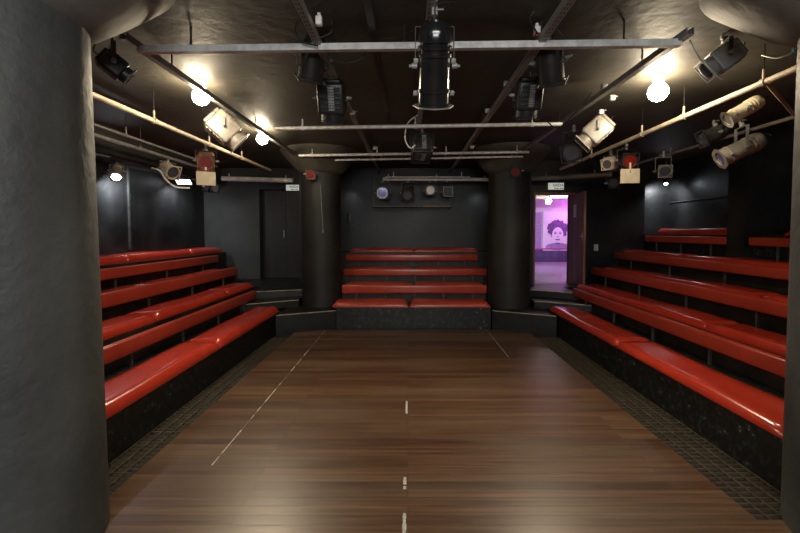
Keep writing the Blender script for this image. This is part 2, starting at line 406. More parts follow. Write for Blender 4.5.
# left bank ------------------------------------------------------
N0 = 2.36
platform('left stepped black bench platform with scuffed front board', [
    (-2.70, -2.07, N0, 6.30, .315), (-3.30, -2.70, N0, 6.90, .615), (-3.92, -3.30, N0, 7.58, .775), (-4.50, -3.92, N0, 8.62, 1.15)])
G = 'red seat cushions of the left benches'
def lc(x0, x1, y0, y1, z0, z1, label): cushion(x0, x1, y0, y1, z0+.001, z1, label, G)
lc(-2.43, -2.03, 4.28, 6.27, .315, .412, 'bottom-row seat cushion on the left benches, farther one')
lc(-2.43, -2.03, N0, 4.275, .315, .412, 'bottom-row seat cushion on the left benches, nearer one')
lc(-3.08, -2.70, 2.42, 4.25, .615, .708, 'second-row seat cushion on the left benches, nearest one')
lc(-3.08, -2.70, 4.26, 5.98, .615, .708, 'second-row seat cushion on the left benches, middle one')
lc(-3.08, -2.70, 5.985, 6.95, .615, .708, 'second-row seat cushion on the left benches, short far one')
lc(-3.70, -3.33, 2.42, 5.2, .775, .89, 'third-row seat cushion on the left benches, nearer, mostly behind the bar')
lc(-3.70, -3.33, 5.205, 7.5, .775, .89, 'third-row seat cushion on the left benches, farther, mostly behind the bar')
lc(-4.36, -3.97, 2.42, 5.65, 1.15, 1.26, 'top-row seat cushion on the left benches, nearest one')
lc(-4.36, -3.97, 5.655, 7.35, 1.15, 1.26, 'top-row seat cushion on the left benches, middle one')
lc(-4.36, -3.97, 7.355, 8.55, 1.15, 1.26, 'top-row seat cushion on the left benches, far one')
G = 'padded backrest bars of the left benches'
backrest(-2.635, -2.565, N0+.05, 6.75, .445, .598, .315, 'long red backrest bar of the left benches, lowest of three', G, 5)
backrest(-3.24, -3.17, N0+.05, 7.42, .775, .935, .615, 'long red backrest bar of the left benches, middle of three', G, 5)
backrest(-3.86, -3.79, N0+.05, 8.0, .972, 1.118, .775, 'long red backrest bar of the left benches, highest of three', G, 5)
# right bank -----------------------------------------------------
platform('right stepped black bench platform with scuffed front board', [
    (2.30, 2.94, N0, 6.02, .325), (2.94, 3.56, N0, 6.78, .605), (3.56, 4.16, N0, 7.46, .815), (4.16, 4.62, N0, 7.89, 1.105)])
platform('short raised black ledge in the niche left of the right wall pier', [(4.73, 5.30, 5.805, 8.11, 1.535), (4.625, 4.73, 5.805, 7.89, 1.105)])
platform('short raised black ledge right of the right wall pier', [(4.73, 5.30, N0, 5.495, 1.535), (4.625, 4.73, N0, 5.495, 1.105)])
G = 'red seat cushions of the right benches'
def rc(x0, x1, y0, y1, z0, z1, label): cushion(x0, x1, y0, y1, z0+.001, z1, label, G)
rc(2.26, 2.68, 4.32, 6.38, .325, .40, 'bottom-row seat cushion on the right benches, farther one')
rc(2.26, 2.68, N0, 4.315, .325, .40, 'bottom-row seat cushion on the right benches, nearer one')
rc(2.95, 3.36, 3.95, 7.0, .600, .680, 'second-row seat cushion on the right benches, farther one')
rc(2.95, 3.36, 2.42, 3.945, .600, .680, 'second-row seat cushion on the right benches, nearer one')
rc(3.57, 3.96, 4.10, 7.45, .815, .945, 'third-row seat cushion on the right benches, farther one')
rc(3.57, 3.96, 2.42, 4.095, .815, .945, 'third-row seat cushion on the right benches, nearer one')
rc(4.17, 4.56, 6.15, 7.85, 1.105, 1.235, 'fourth-row seat cushion on the right benches, farther one')
rc(4.17, 4.56, 2.42, 6.145, 1.105, 1.235, 'fourth-row seat cushion on the right benches, nearer one')
rc(4.80, 5.2, 5.82, 7.75, 1.535, 1.645, 'top-row seat cushion in the niche left of the right wall pier')
rc(4.80, 5.2, 3.0, 5.1, 1.535, 1.645, 'top-row seat cushion right of the wall pier, at the edge')
G = 'padded backrest bars of the right benches'
backrest(2.815, 2.885, N0+.05, 6.82, .48, .625, .325, 'long red backrest bar of the right benches, lowest one', G, 5)
backrest(3.43, 3.50, N0+.05, 7.50, .79, .93, .605, 'long red backrest bar of the right benches, second from bottom', G, 5)
backrest(4.04, 4.11, N0+.05, 7.84, 1.06, 1.19, .815, 'long red backrest bar of the right benches, third from bottom', G, 5)
backrest(4.64, 4.71, 5.83, 7.86, 1.39, 1.51, 1.106, 'short red backrest bar in the niche left of the wall pier', G, 3)
backrest(4.64, 4.71, 3.0, 5.46, 1.39, 1.51, 1.106, 'short red backrest bar right of the wall pier', G, 3)
# middle bank ----------------------------------------------------
platform('middle stepped black bench platform against the back wall', [
    (-1.17, 1.35, 6.47, 7.06, .355), (-1.17, 1.38, 7.06, 7.66, .55), (-1.30, 1.52, 7.66, 8.30, .775), (-1.42, 1.75, 8.30, 8.84, 1.165)])
G = 'red seat cushions of the middle benches'
def mc(x0, x1, y0, y1, z0, z1, label): cushion(x0, x1, y0, y1, z0+.001, z1, label, G, 'red_vinyl_dull')
mc(-1.225, .005, 6.44, 6.86, .355, .447, 'bottom-row seat cushion on the middle benches, left one')
mc(.035, 1.335, 6.44, 6.86, .355, .447, 'bottom-row seat cushion on the middle benches, right one')
mc(-1.16, .09, 7.08, 7.46, .55, .668, 'second-row seat cushion on the middle benches, left one')
mc(.095, 1.375, 7.08, 7.46, .55, .668, 'second-row seat cushion on the middle benches, right one')
mc(-1.22, .12, 7.68, 8.07, .775, .895, 'third-row seat cushion on the middle benches, left one')
mc(.125, 1.49, 7.68, 8.07, .775, .895, 'third-row seat cushion on the middle benches, right one')
mc(-1.20, .13, 8.33, 8.70, 1.165, 1.245, 'top-row seat cushion on the middle benches, left one')
mc(.135, 1.46, 8.33, 8.70, 1.165, 1.245, 'top-row seat cushion on the middle benches, right one')
G = 'padded backrest bars of the middle benches'
backrest(-1.16, 1.385, 6.965, 7.03, .50, .655, .355, 'red backrest bar on the middle benches, lowest of three', G, 5)
backrest(-1.23, 1.50, 7.565, 7.63, .748, .885, .55, 'red backrest bar on the middle benches, second of three', G, 5)
backrest(-1.28, 1.43, 8.165, 8.23, .985, 1.125, .775, 'red backrest bar on the middle benches, highest of three', G, 5)

# ------------------------------------------------------------------ floor grates and tape
def grate(x0, x1, y0, y1, label, group):
    w = x1-x0; d = y1-y0; mb = MB()
    n = int(d/.048)
    for k in range(n+1): mb.box((0, -d/2+d*k/n, .014), (w, .004, .005))
    m = max(2, round(w/.088))
    for k in range(m+1): mb.box((-w/2+w*k/m, 0, .012), (.005, d, .013))
    tag(mb.build('floor_grate', 'grate_metal', None, ((x0+x1)/2, (y0+y1)/2, -.036), sharp=30), label, 'grate', group)
for side, (x0, x1), g in (('left', (-2.06, -1.80), 'metal grates along the left benches'), ('right', (1.93, 2.29), 'metal grates along the right benches')):
    ys = [2.15, 3.15, 4.10, 5.05, 6.0]
    names = ['nearest', 'second nearest', 'third', 'farthest']
    for k in range(4):
        grate(x0, x1, ys[k]+.004, ys[k+1]-.004, '%s rusty floor grate between the stage and the %s benches' % (names[k], side), g)

def worn_line(name, label, x, y0, y1, w, gaps=.25, seg=.05, x1=None, group=None):
    """one strip of tape, worn to a thread where it has been walked on"""
    bm = bmesh.new(); y = y0; prev = None
    while y < y1:
        L = seg*random.uniform(.6, 2.2)
        ww = .0012 if random.random() < gaps else w*random.uniform(.6, 1.1)
        a = [bm.verts.new((x+q*ww/2, yy, .0016)) for yy in (y, min(y+L, y1)) for q in (-1, 1)]
        bm.faces.new((a[0], a[1], a[3], a[2]))
        if prev:
            bm.faces.new((prev[0], prev[1], a[1], a[0]))
        prev = (a[2], a[3]); y += L+.002
    mb = MB(); mb.bm.free(); mb.bm = bm
    r = bmesh.ops.extrude_face_region(bm, geom=bm.faces[:])
    for v in r['geom']:
        if isinstance(v, bmesh.types.BMVert): v.co.z = .0003
    tag(mb.build(name, 'tape'), label, 'tape', group)
worn_line('floor_tape', 'long worn pale tape line on the stage, left side', -1.33, 2.65, 6.35, .011, .4)
worn_line('floor_tape', 'short faded pale tape line on the stage, back right', 1.27, 4.95, 6.38, .011, .35)
tag(MB().box((-.012, 3.55, .0009), (.018, .26, .0015)).build('floor_tape', 'tape'), 'short pale tape mark at the stage centre, farthest of the centre marks', 'tape')
worn_line('floor_tape', 'chipped tape mark on the stage centre line, middle one', -.02, 2.40, 2.53, .02, .2, .02)
worn_line('floor_tape', 'tape mark on the stage centre line, nearest the viewer', -.02, 2.02, 2.19, .022, .1, .02)

# ------------------------------------------------------------------ pipes and rails
def rod_pipe(name, label, p0, p1, r, m, hang=(), group=None, cat='pipe', ends=None):
    p0 = Vector(p0); p1 = Vector(p1)
    root = empty(name, p0, label=label, cat=cat, group=group)
    MB().cyl((0,0,0), p1-p0, r, 14).build('tube', m, root)
    for t in hang:
        q = (p1-p0)*t
        MB().cyl(q, (q.x, q.y, q.z+.10), .010, 8).cyl(q-(p1-p0).normalized()*.02, q+(p1-p0).normalized()*.02, r+.006, 12).build('hanger', m, root)
        MB().cyl((q.x, q.y, q.z+.09), (q.x, q.y, CZ-p0.z-.001), .004, 6).build('hanger_rod', 'black_metal', root)
    return root
def slot_rail(name, label, p0, p1, w, h, m, hang=(), group=None):
    """channel-shaped ceiling rail, local +Y along its length"""
    p0 = Vector(p0); p1 = Vector(p1); d = p1-p0; L = d.length
    root = empty(name, p0, label=label, cat='rail', group=group)
    yaw = math.atan2(-d.x, d.y); pit = math.asin(d.z/L); root.rotation_euler = (pit, 0, yaw)
    t = .004
    mb = MB().box((0, L/2, -h/2), (w, L, t)).box((-w/2, L/2, 0), (t, L, h)).box((w/2, L/2, 0), (t, L, h)).box((-w/2+.006, L/2, h/2), (.012, L, t)).box((w/2-.006, L/2, h/2), (.012, L, t))
    mb.build('channel', m, root)
    for q in hang:
        MB().cyl((0, q*L, h/2-.01), (0, q*L, CZ-p0.z), .007, 8).box((0, q*L, h/2+.004), (w*.8, .04, .006)).build('hanger', 'black_metal', root)
    return root
ZR = 2.86
def rail_pt(px, py, H): # a point at height H on the sight line
    v = P(px, py, 1.0); D = (H-CAMZ)/(v.z-CAMZ); return P(px, py, D)
# lengthwise slotted rails
slot_rail('ceiling_rail', 'slotted ceiling rail running lengthwise, left of the big spotlight', (-.61, .2, ZR), (-.61, 8.6, ZR), .042, .042, 'slotted_rail', (.05,.3,.55,.8), 'lengthwise ceiling rails')
slot_rail('ceiling_rail', 'slotted ceiling rail above the big glossy spotlight', (.13, .2, ZR), (.13, 5.0, ZR), .042, .042, 'slotted_rail', (.05,.4,.8), 'lengthwise ceiling rails')
slot_rail('ceiling_rail', 'slotted ceiling rail running diagonally right of the big spotlight', (.89, .2, ZR), (.89, 8.6, ZR), .046, .042, 'slotted_rail', (.05,.3,.55,.8), 'lengthwise ceiling rails')
slot_rail('ceiling_rail', 'dark slotted rail above the crosswise bar, left of centre', (-.235, .9, ZR+.07), (-.235, 5.2, ZR+.07), .042, .042, 'dark_grey_metal', (.05,.6), 'lengthwise ceiling rails')  # darker metal than the other lengthwise rails
slot_rail('ceiling_rail', 'ceiling rail under the two left bright lamps', (-1.86, 2.66, ZR), (-1.86, 7.2, ZR), .046, .042, 'dull_steel', (.12,.5,.9), 'lengthwise ceiling rails')
slot_rail('ceiling_rail', 'ceiling rail beside the right bright lamp', (1.80, 2.6, ZR), (1.80, 7.0, ZR), .046, .042, 'dull_steel', (.12,.5,.9), 'lengthwise ceiling rails')
# crosswise bars
slot_rail('crosswise_bar', 'nearest bright silver crosswise bar behind the big spotlight', (-1.85, 2.80, ZR-.03), (1.80, 2.70, ZR-.03), .04, .04, 'steel', (.1,.5,.9), 'crosswise bars')
rod_pipe('crosswise_bar', 'second silver crosswise bar, behind the box spotlights', rail_pt(275, 128.5, 2.80), rail_pt(562, 124, 2.80), .022, 'steel', (.1,.5,.9), 'crosswise bars')
rod_pipe('crosswise_bar', 'third silver crosswise bar, upper of the close pair', rail_pt(299, 155.5, 2.80), rail_pt(529, 152, 2.80), .022, 'steel', (.06,.35,.65,.95), 'crosswise bars')
rod_pipe('crosswise_bar', 'fourth silver crosswise bar, lower of the close pair', rail_pt(309, 160.5, 2.77), rail_pt(523, 156.5, 2.77), .018, 'steel', (.06,.35,.65,.95), 'crosswise bars')
# white pipes at the back
rod_pipe('white_pipe', 'thick white pipe at the back left, before the dark door', P(222, 178.5, 8.2), P(293, 180.5, 8.2), .048, 'white_pipe', (.1,.9), 'white back pipes')
rod_pipe('white_pipe', 'thin white pipe above the middle back spotlights', P(383, 179, 8.1), P(490, 179.5, 8.1), .035, 'white_pipe', (.05,.5,.95), 'white back pipes')
rod_pipe('white_pipe', 'long grey pipe sloping above the open doorway', P(531, 179, 7.55), P(612, 174.5, 6.9), .042, 'brown_pipe', (.2,.8), 'white back pipes')
rod_pipe('white_pipe', 'small silver pipe between the capitals, upper', P(385, 177, 7.9), P(470, 177, 7.9), .012, 'steel', (.1,.9), 'white back pipes')
# side pipes
rod_pipe('lighting_pipe', 'long cream pipe crossing above the left benches', (-2.50, 2.35, 2.66), (-2.50, 7.3, 2.70), .024, 'cream_pipe', (.12,.33,.55,.75), 'side lighting pipes')
rod_pipe('lighting_pipe', 'long cream pipe crossing above the right benches', (2.66, 2.4, 2.70), (2.62, 6.9, 2.66), .024, 'cream_pipe', (.14,.33,.48,.75,.9), 'side lighting pipes')
rod_pipe('lighting_pipe', 'outer dark pipe above the left benches, upper of the pair', (-3.42, 2.6, 2.75), (-3.42, 7.2, 2.75), .016, 'dull_steel', (.1,.5,.9), 'side lighting pipes')
rod_pipe('lighting_pipe', 'outer grey pipe above the left benches, lower of the pair', (-3.55, 2.6, 2.68), (-3.55, 7.2, 2.68), .022, 'dull_steel', (.2,.6), 'side lighting pipes')
rod_pipe('lighting_pipe', 'outer dark pipe high above the right benches', (3.83, 2.7, 2.72), (3.83, 8.0, 2.72), .020, 'brown_pipe', (.2,.6), 'side lighting pipes')
rod_pipe('lighting_pipe', 'short diagonal brace between the two right pipes', (2.70, 3.055, 2.70), (3.795, 3.97, 2.72), .015, 'cream_pipe', (), 'side lighting pipes')
rod_pipe('wall_conduit', 'thin dark conduit crossing the right wall above the white glow', (5.285, 5.82, 2.17), (5.285, 8.1, 2.17), .010, 'rubber', (), None, 'conduit')

# ------------------------------------------------------------------ spotlights
def fixture(name, label, cat, kind, piv, yaw=0, tilt=40, s=1.0, drop=.22, lens='lens_glass', group=None, body='black_metal', zr=None, frame=None, stripe=False, stem=None, card=None, barn=False, yh=None, ring=None):
    """piv: world position of the pivot (middle of the body); the beam points along +Y turned by yaw, tilted down by tilt"""
    piv = Vector(piv); zc = zr if zr is not None else piv.z+drop*s
    root = empty(name, (piv.x, piv.y, zc), R(yaw), label=label, cat=cat, group=group)
    dz = zc-piv.z
    B = Matrix.Translation((0, 0, -dz)) @ Matrix.Rotation(R(-tilt), 4, 'X') @ Matrix.Scale(s, 4)
    YO = Matrix.Translation((0, 0, -dz))
    if kind == 'profile':
        hw = .105
        MB().lathe([(-.255,0),(-.254,.030),(-.245,.032),(-.243,.060),(-.225,.085),(-.195,.100),(-.150,.106),(-.135,.106),(-.13,.092),(-.118,.092),(-.112,.106),(-.095,.106),(-.09,.094),(-.075,.094),(-.07,.108),(-.055,.108),(-.05,.098),(.13,.102),(.135,.110),(.15,.110),(.155,.102),(.215,.104),(.22,.112),(.235,.112),(.235,.09),(.215,.088)], B, 32, caps=False).build('body', 'black_gloss' if body == 'black_metal' else body, root)
        MB().lathe([(.216,0),(.226,.05),(.2275,.087)], B, 24).build('lens', lens, root)
        f = MB(); f.lathe([(.236,.088),(.236,.135),(.242,.135),(.242,.088),(.236,.088)], B, 8, caps=False); f.build('colour_frame', frame or 'silver_can', root)
        for q in (-.03, .16):
            MB().box((hw+.012, q, 0), (.03, .03, .02), B, .004).box((-hw-.012, q, 0), (.03, .03, .02), B, .004).build('side_knob', 'dull_steel', root)
    elif kind == 'box':
        hw = .135
        MB().box((0, 0, 0), (.25, .28, .25), B, .022).box((0, -.155, 0), (.21, .04, .21), B, .015).build('body', body, root)
        v = MB().box((0, 0, .1265), (.19, .22, .004), B)
        for k in range(6): v.box((0, -.10+.04*k, .130), (.19, .016, .010), B, .003)
        v.build('vent_fins', body, root)
        v = MB().box((0, 0, -.1265), (.19, .22, .004), B)
        for k in range(5): v.box((0, -.10+.045*k, -.130), (.19, .016, .010), B, .003)
        v.build('vent_fins', body, root)
        MB().lathe([(.135,.112),(.20,.112),(.205,.118),(.215,.118),(.215,.098),(.190,.098)], B, 28, caps=False).build('nose_ring', ring or body, root)
        MB().lathe([(.185,0),(.20,.05),(.204,.099)], B, 24).build('lens', lens, root)
        if stripe: 
            st = MB().box((.01, -.1765, 0), (.008, .002, .17), B)
            for k in range(9): st.box((.01, -.177, -.076+.019*k), (.055, .003, .013), B)
            st.build('striped_label', 'dull_steel', root)
            st = MB().box((.01, 0, -.1365), (.008, .21, .002), B)
            for k in range(9): st.box((.01, -.10+.024*k, -.137), (.055, .017, .003), B)
            st.build('striped_label', 'dull_steel', root)
        f = MB(); 
        for sx in (-1, 1): f.box((sx*.118, .225, 0), (.014, .012, .25), B).box((0, .225, sx*.118), (.25, .012, .014), B)
        f.build('colour_frame', frame or body, root)
    elif kind == 'par':
        hw = .118
        MB().lathe([(-.20,0),(-.20,.045),(-.165,.052),(-.15,.075),(-.11,.098),(-.06,.108),(.16,.108),(.165,.116),(.18,.116),(.18,.100),(.13,.098)], B, 28, caps=False).build('body', body, root)
        MB().lathe([(.135,0),(.15,.05),(.158,.098)], B, 24).build('lens', lens, root)
        f = MB()
        for sx in (-1, 1): f.box((sx*.115, .188, 0), (.016, .01, .245), B).box((0, .188, sx*.115), (.245, .01, .016), B)
        f.build('colour_frame', frame or body, root)
    elif kind == 'flood':
        hw = .15
        MB().box((0, -.02, 0), (.28, .12, .20), B, .02).box((0, .05, 0), (.31, .03, .23), B, .008).build('body', body, root)
        MB().box((0, .068, 0), (.26, .008, .18), B, .003).build('lens', lens, root)
        v = MB()
        for k in range(7): v.box((-.10+.033*k, -.09, 0), (.012, .04, .17), B)
        v.build('cooling_fins', 'dull_steel', root)
    hw *= s
    if barn:
        for sx in (-1, 1):
            MB().box((sx*.155, .27, 0), (.004, .12, .20), B @ Matrix.Rotation(0, 4, 'Z')).build('barn_door', body, root)
    y = MB(); a = hw+.014; top = min(dz-.045, (yh or .27)*s)
    for sx in (-1, 1): y.box((sx*a, 0, (top-.02)/2), (.004, .026, top+.02), YO)
    y.box((0, 0, top), (2*a+.004, .026, .005), YO)
    if dz-.04 > top: y.cyl((0, 0, top), (0, 0, dz-.03), .010, 8, M=YO)
    y.build('yoke', 'dull_steel' if body in ('silver_can', 'cream_plate') else 'dark_grey_metal', root)
    for sx in (-1, 1):
        MB().cyl((sx*(a-.01), 0, 0), (sx*(a+.02), 0, 0), .016, 10, M=YO).cyl((sx*(a+.02), 0, 0), (sx*(a+.035), 0, 0), .009, 8, M=YO).build('tilt_knob', 'dull_steel', root)
    MB().box((0, 0, -.022), (.035, .03, .045), None, .004).box((0, .018, .008), (.03, .008, .05), None, .003).box((0, -.014, .022), (.03, .04, .008), None, .003).cyl((.012, -.02, -.02), (.05, -.02, -.02), .005, 8).build('hook_clamp', 'dull_steel', root)
    rear = {'profile': -.25, 'box': -.17, 'par': -.20, 'flood': -.10}[kind]
    p = B @ Vector((0, rear, 0)); q = Vector((.03, -.01, -.01))
    off = (B.to_3x3() @ Vector((0, -1, 0))).normalized()*.08*s
    MB().tube(curve_pts([p, p+off, (p+q)/2+off+Vector((.10*s, 0, -.02)), q+Vector((.05, -.03, .0)), q]), .0045, 6).build('power_cable', 'rubber', root)
    if card:
        MB().box((0, .17*s, -dz+card), (.28*s, .006, .22*s), None, .002).box((0, .17*s, -dz+card*.55), (.02, .006, -card*.6)).build('label_card', 'cream_plate', root)
    return root

GB = 'box spotlights under the lengthwise rails'
fixture('profile_spotlight', 'big glossy black profile spotlight hanging at top centre', 'spotlight', 'profile', (P(434.5, 66, 2.30)), 0, 62, .90, zr=ZR-.02, yh=.235)
fixture('par_spotlight', 'matt black cylinder spotlight on the left rail, above its neighbour box spotlight', 'spotlight', 'par', P(313, 57, 3.0), 28, 58, .85, zr=ZR-.02, stem=None)
fixture('box_spotlight', 'tall black box spotlight with striped label on the left rail', 'spotlight', 'box', P(332, 98, 3.45), 2, 66, .88, zr=ZR-.12, stripe=True, group=GB)
fixture('par_spotlight', 'matt black cylinder spotlight on the right rail, above its neighbour box spotlight', 'spotlight', 'par', P(550, 60, 2.95), -30, 56, .85, zr=ZR-.02)
fixture('box_spotlight', 'tall black box spotlight with grey stripe on the right rail', 'spotlight', 'box', P(528, 95, 3.45), -2, 66, .82, zr=ZR-.12, stripe=True, group=GB)
fixture('box_spotlight', 'small black box spotlight hanging in the middle, farther away', 'spotlight', 'box', P(422, 147.5, 5.0), 4, 12, .98, zr=2.84, stripe=True, group=GB)
fixture('box_spotlight', 'tilted black spotlight with silver stripes beside the near left column', 'spotlight', 'box', P(113, 65, 2.75), -50, 35, .50, drop=.3, stripe=True, zr=CZ-.01)
# left bank of lights
fixture('box_spotlight', 'pale silver spotlight between the two left bright lamps', 'spotlight', 'box', P(223, 128, 4.4), -62, 42, 1.0, body='silver_can', zr=ZR-.02)
fixture('par_spotlight', 'red-lens spotlight with cream card under the left cream pipe', 'spotlight', 'box', P(206, 161, 5.2), -155, 18, .78, lens='lens_red', body='copper', zr=2.67, card=-.24)
fixture('profile_spotlight', 'lit cool-white spotlight nearest the left column', 'spotlight', 'profile', P(117, 171, 5.95), -150, 40, .68, lens='lens_lit_cool', body='silver_can', zr=2.61)
fixture('par_spotlight', 'cream spotlight left of the lit floodlight on the left wall side', 'spotlight', 'par', P(168, 169, 6.0), -120, 25, .85, body='cream_plate', zr=2.66)
fixture('flood_light', 'black floodlight with bright white lens above the left benches', 'floodlight', 'flood', P(184, 179, 7.6), -165, 66, .95, zr=2.61, lens='lens_lit_soft')
fixture('box_spotlight', 'small dark spotlight beside the white back-left pipe', 'spotlight', 'box', P(210, 187, 6.3), -120, 10, .62, zr=2.6)
fixture('par_spotlight', 'copper-coloured spotlight under the far left capital', 'spotlight', 'par', P(311, 174, 6.7), -170, 15, .62, lens='lens_red', body='copper', zr=2.76)
fixture('par_spotlight', 'dark spotlight with red lens under the far right capital', 'spotlight', 'par', P(516, 171, 6.6), 160, 15, .70, lens='lens_red', zr=2.76)
# right bank of lights
fixture('par_spotlight', 'dark round spotlight left of the ridged cream one, right rail', 'spotlight', 'par', P(574, 148, 4.9), 145, 30, .98, body='dark_grey_metal', zr=ZR-.02)
fixture('box_spotlight', 'ridged cream box spotlight on the right rail', 'spotlight', 'box', P(597, 131, 4.5), 72, 42, .9, body='silver_can', zr=ZR-.02)
fixture('par_spotlight', 'red-lens spotlight under the right cream pipe', 'spotlight', 'par', P(626, 160, 5.1), 172, 15, .80, lens='lens_red', zr=2.66, card=-.22)
fixture('box_spotlight', 'small cream spotlight left of the right red-lens spotlight', 'spotlight', 'box', P(611, 163, 5.5), 130, 15, .6, body='cream_plate', zr=2.66)
fixture('par_spotlight', 'small dark spotlight below the right cream floodlight', 'spotlight', 'par', P(613, 183, 6.0), 160, 10, .6, zr=2.6)
fixture('par_spotlight', 'round silver spotlight above the white glow on the right wall', 'spotlight', 'par', P(663, 171, 5.8), 160, 10, .72, body='silver_can', zr=2.71)
fixture('profile_spotlight', 'large cream and silver spotlight slung low at the right', 'spotlight', 'profile', P(741, 149, 4.0), 76, 27, .84, body='silver_can', zr=2.66)
fixture('profile_spotlight', 'cream spotlight just below the right cream pipe', 'spotlight', 'profile', P(744, 110, 3.6), 74, 32, .62, body='cream_plate', zr=2.69)
fixture('par_spotlight', 'dark spotlight behind the right cream pipe pair', 'spotlight', 'par', P(715, 134, 4.2), 80, 22, .72, body='dark_grey_metal', zr=2.71)
fixture('box_spotlight', 'grey ridged spotlight near the ceiling by the right column', 'spotlight', 'box', P(724, 58, 2.9), 74, 36, .62, body='dull_steel', stripe=True, zr=CZ-.01)  # black fixture; lit ridges and glare haze put into the lighter grey body
# back group above the middle benches
fixture('box_spotlight', 'dark back-wall spotlight with violet lens, leftmost of the back group', 'spotlight', 'box', P(383, 193, 8.25), 180, 5, .95, lens='lens_violet', zr=2.64, ring='steel')
fixture('box_spotlight', 'black back-wall spotlight in the middle of the back group', 'spotlight', 'box', P(408, 193, 8.25), 176, 20, .9, zr=2.64)
fixture('box_spotlight', 'back-wall spotlight with small pale round lens', 'spotlight', 'box', P(430, 191, 8.25), 180, 0, .8, zr=2.64, lens='pale_lens', ring='dull_steel')
fixture('par_spotlight', 'back-wall spotlight with ringed lens, rightmost of the back group', 'spotlight', 'par', P(447, 192, 8.25), 182, 3, .8, zr=2.64, frame='dull_steel')
sh = empty('hanging_shelf', P(412, 207, 8.45), label='narrow dark hanging shelf with pale wood edge below the back spotlights', cat='shelf')
MB().box((0,0,0), (1.65,.34,.02)).build('board', 'black_wall', sh)
MB().box((.5,-.175,0), (.55,.01,.022)).build('wood_edge', 'wood_edge', sh)
for sx in (-.8, .8): MB().box((sx, 0, .31), (.012,.02,.60)).build('strap', 'black_metal', sh)

# ------------------------------------------------------------------ bright lamps
def bulb(label, loc, r, m='lamp_warm', group='bare bright lamps'):
    root = empty('bare_lamp', loc, label=label, cat='lamp', group=group)
    MB().lathe([(-r,0)]+[(-r*math.cos(PI*k/12), r*math.sin(PI*k/12)) for k in range(1,11)]+[(r*.98,.024),(r*1.0,.024)], n=24, axis='Z').build('bulb', m, root)
    MB().lathe([(r,.02),(r+.012,.045),(CZ-loc[2]-.012,.05),(CZ-loc[2]-.01,.055),(CZ-loc[2]-.001,.055)], n=18, axis='Z').build('lamp_holder', 'white_plastic', root)
bulb('bright warm lamp on the left ceiling, nearer and bigger glare', rail_pt(201, 97, 2.83), .075)
bulb('bright warm lamp on the left ceiling, farther one', rail_pt(262, 139, 2.83), .072)
bulb('bright warm lamp on the right ceiling', rail_pt(658, 92, 2.83), .082)
def wall_spot(label, loc, r, aim):
    """small lit cool lamp: housing, glowing lens and the light it throws"""
    loc = Vector(loc); root = empty('lit_lamp', loc, label=label, cat='lamp')
    q = Vector((0,0,1)).rotation_difference((Vector(aim)-loc).normalized()).to_matrix().to_4x4()
    MB().lathe([(-.13,0),(-.13,r*.7),(-.05,r*1.15),(.0,r*1.2),(.0,r*1.02),(-.02,r*1.02)], q, 20, 'Z', caps=False).build('housing', 'black_metal', root)
    MB().lathe([(-.014,0),(-.012,r)], q, 20, 'Z', caps=False).build('lens', 'lens_lit_cool', root)
    MB().tube([q @ Vector((0,0,-.12)), Vector((0,0,.2)), Vector((0,0,CZ-loc.z-.002))], .008).build('stem', 'dull_steel', root)
wall_spot('small glaring white lamp before the right wall niche', P(666, 184, 7.75), .032, (4.6, 6.2, 1.2))

def spot(loc, aim, w, col, ang, blend=.6, r=.04):
    l = bpy.data.lights.new('spot', 'SPOT'); l.energy = w; l.color = col; l.spot_size = R(ang); l.spot_blend = blend; l.shadow_soft_size = r
    o = bpy.data.objects.new('spot', l); COL.objects.link(o); o.location = loc
    o.rotation_euler = (Vector(aim)-Vector(loc)).to_track_quat('-Z', 'Y').to_euler(); return o
def area(loc, aim, w, col, sx, sy):
    l = bpy.data.lights.new('area', 'AREA'); l.energy = w; l.color = col; l.shape = 'RECTANGLE'; l.size = sx; l.size_y = sy
    o = bpy.data.objects.new('area', l); COL.objects.link(o); o.location = loc
    o.rotation_euler = (Vector(aim)-Vector(loc)).to_track_quat('-Z', 'Y').to_euler(); return o
def point(loc, w, col, r=.05):
    l = bpy.data.lights.new('point', 'POINT'); l.energy = w; l.color = col; l.shadow_soft_size = r
    o = bpy.data.objects.new('point', l); COL.objects.link(o); o.location = loc; return o
COOL = (.90,.95,1)
spot(P(124, 181, 6.02), (-4.5, 6.3, 2.0), 75, COOL, 170, 1)
spot(P(187, 187, 7.7), (-4.5, 7.9, 1.8), 34, COOL, 170, 1)
spot(P(666, 186, 7.8), (5.2, 8.1, 2.0), 45, COOL, 170, 1)
# stage wash from the lanterns on the two side rails
spot((-1.80, 4.95, 2.70), (-.7, 2.6, 0), 150, (1,.85,.60), 105, 1, .07)
spot((1.60, 4.55, 2.62), (.7, 2.4, 0), 150, (1,.85,.60), 105, 1, .07)
# lamps of the back rows, pointing down at the middle bench and at the wall
spot((-1.22, 8.45, 2.5), (-1.4, 8.84, 1.9), 3, (.95,.97,1), 120, 1)
spot((1.55, 8.4, 2.45), (1.62, 8.84, 1.8), 3.5, (.9,.95,1), 120, 1)
# added fill lights behind the photographer: two unseen lamps and bodiless areas
for x, y in ((-2.6, -1.2), (1.5, -1.3)):
    o = empty('bare_lamp', (x, y, 2.78)); tag(o, 'added fill lamp on the ceiling behind the viewer', 'lamp', 'added fill lamps behind the viewer')
    MB().lathe([(-.08,0)]+[(-.08*math.cos(PI*k/12), .08*math.sin(PI*k/12)) for k in range(1,12)]+[(.08,0)], n=20, axis='Z').build('bulb', 'lamp_rear_fill', o)
    MB().cyl((0,0,.08), (0,0,.199), .03, 12).build('lamp_holder', 'white_plastic', o)
area((0.2, -.9, 2.93), (0.2, 2.2, 0), 85, (1,.93,.83), 2.4, .5)
area((0.1, -2.2, 2.1), (0.1, 6, 1.6), 68, (.93,.97,1), 2.6, .5)

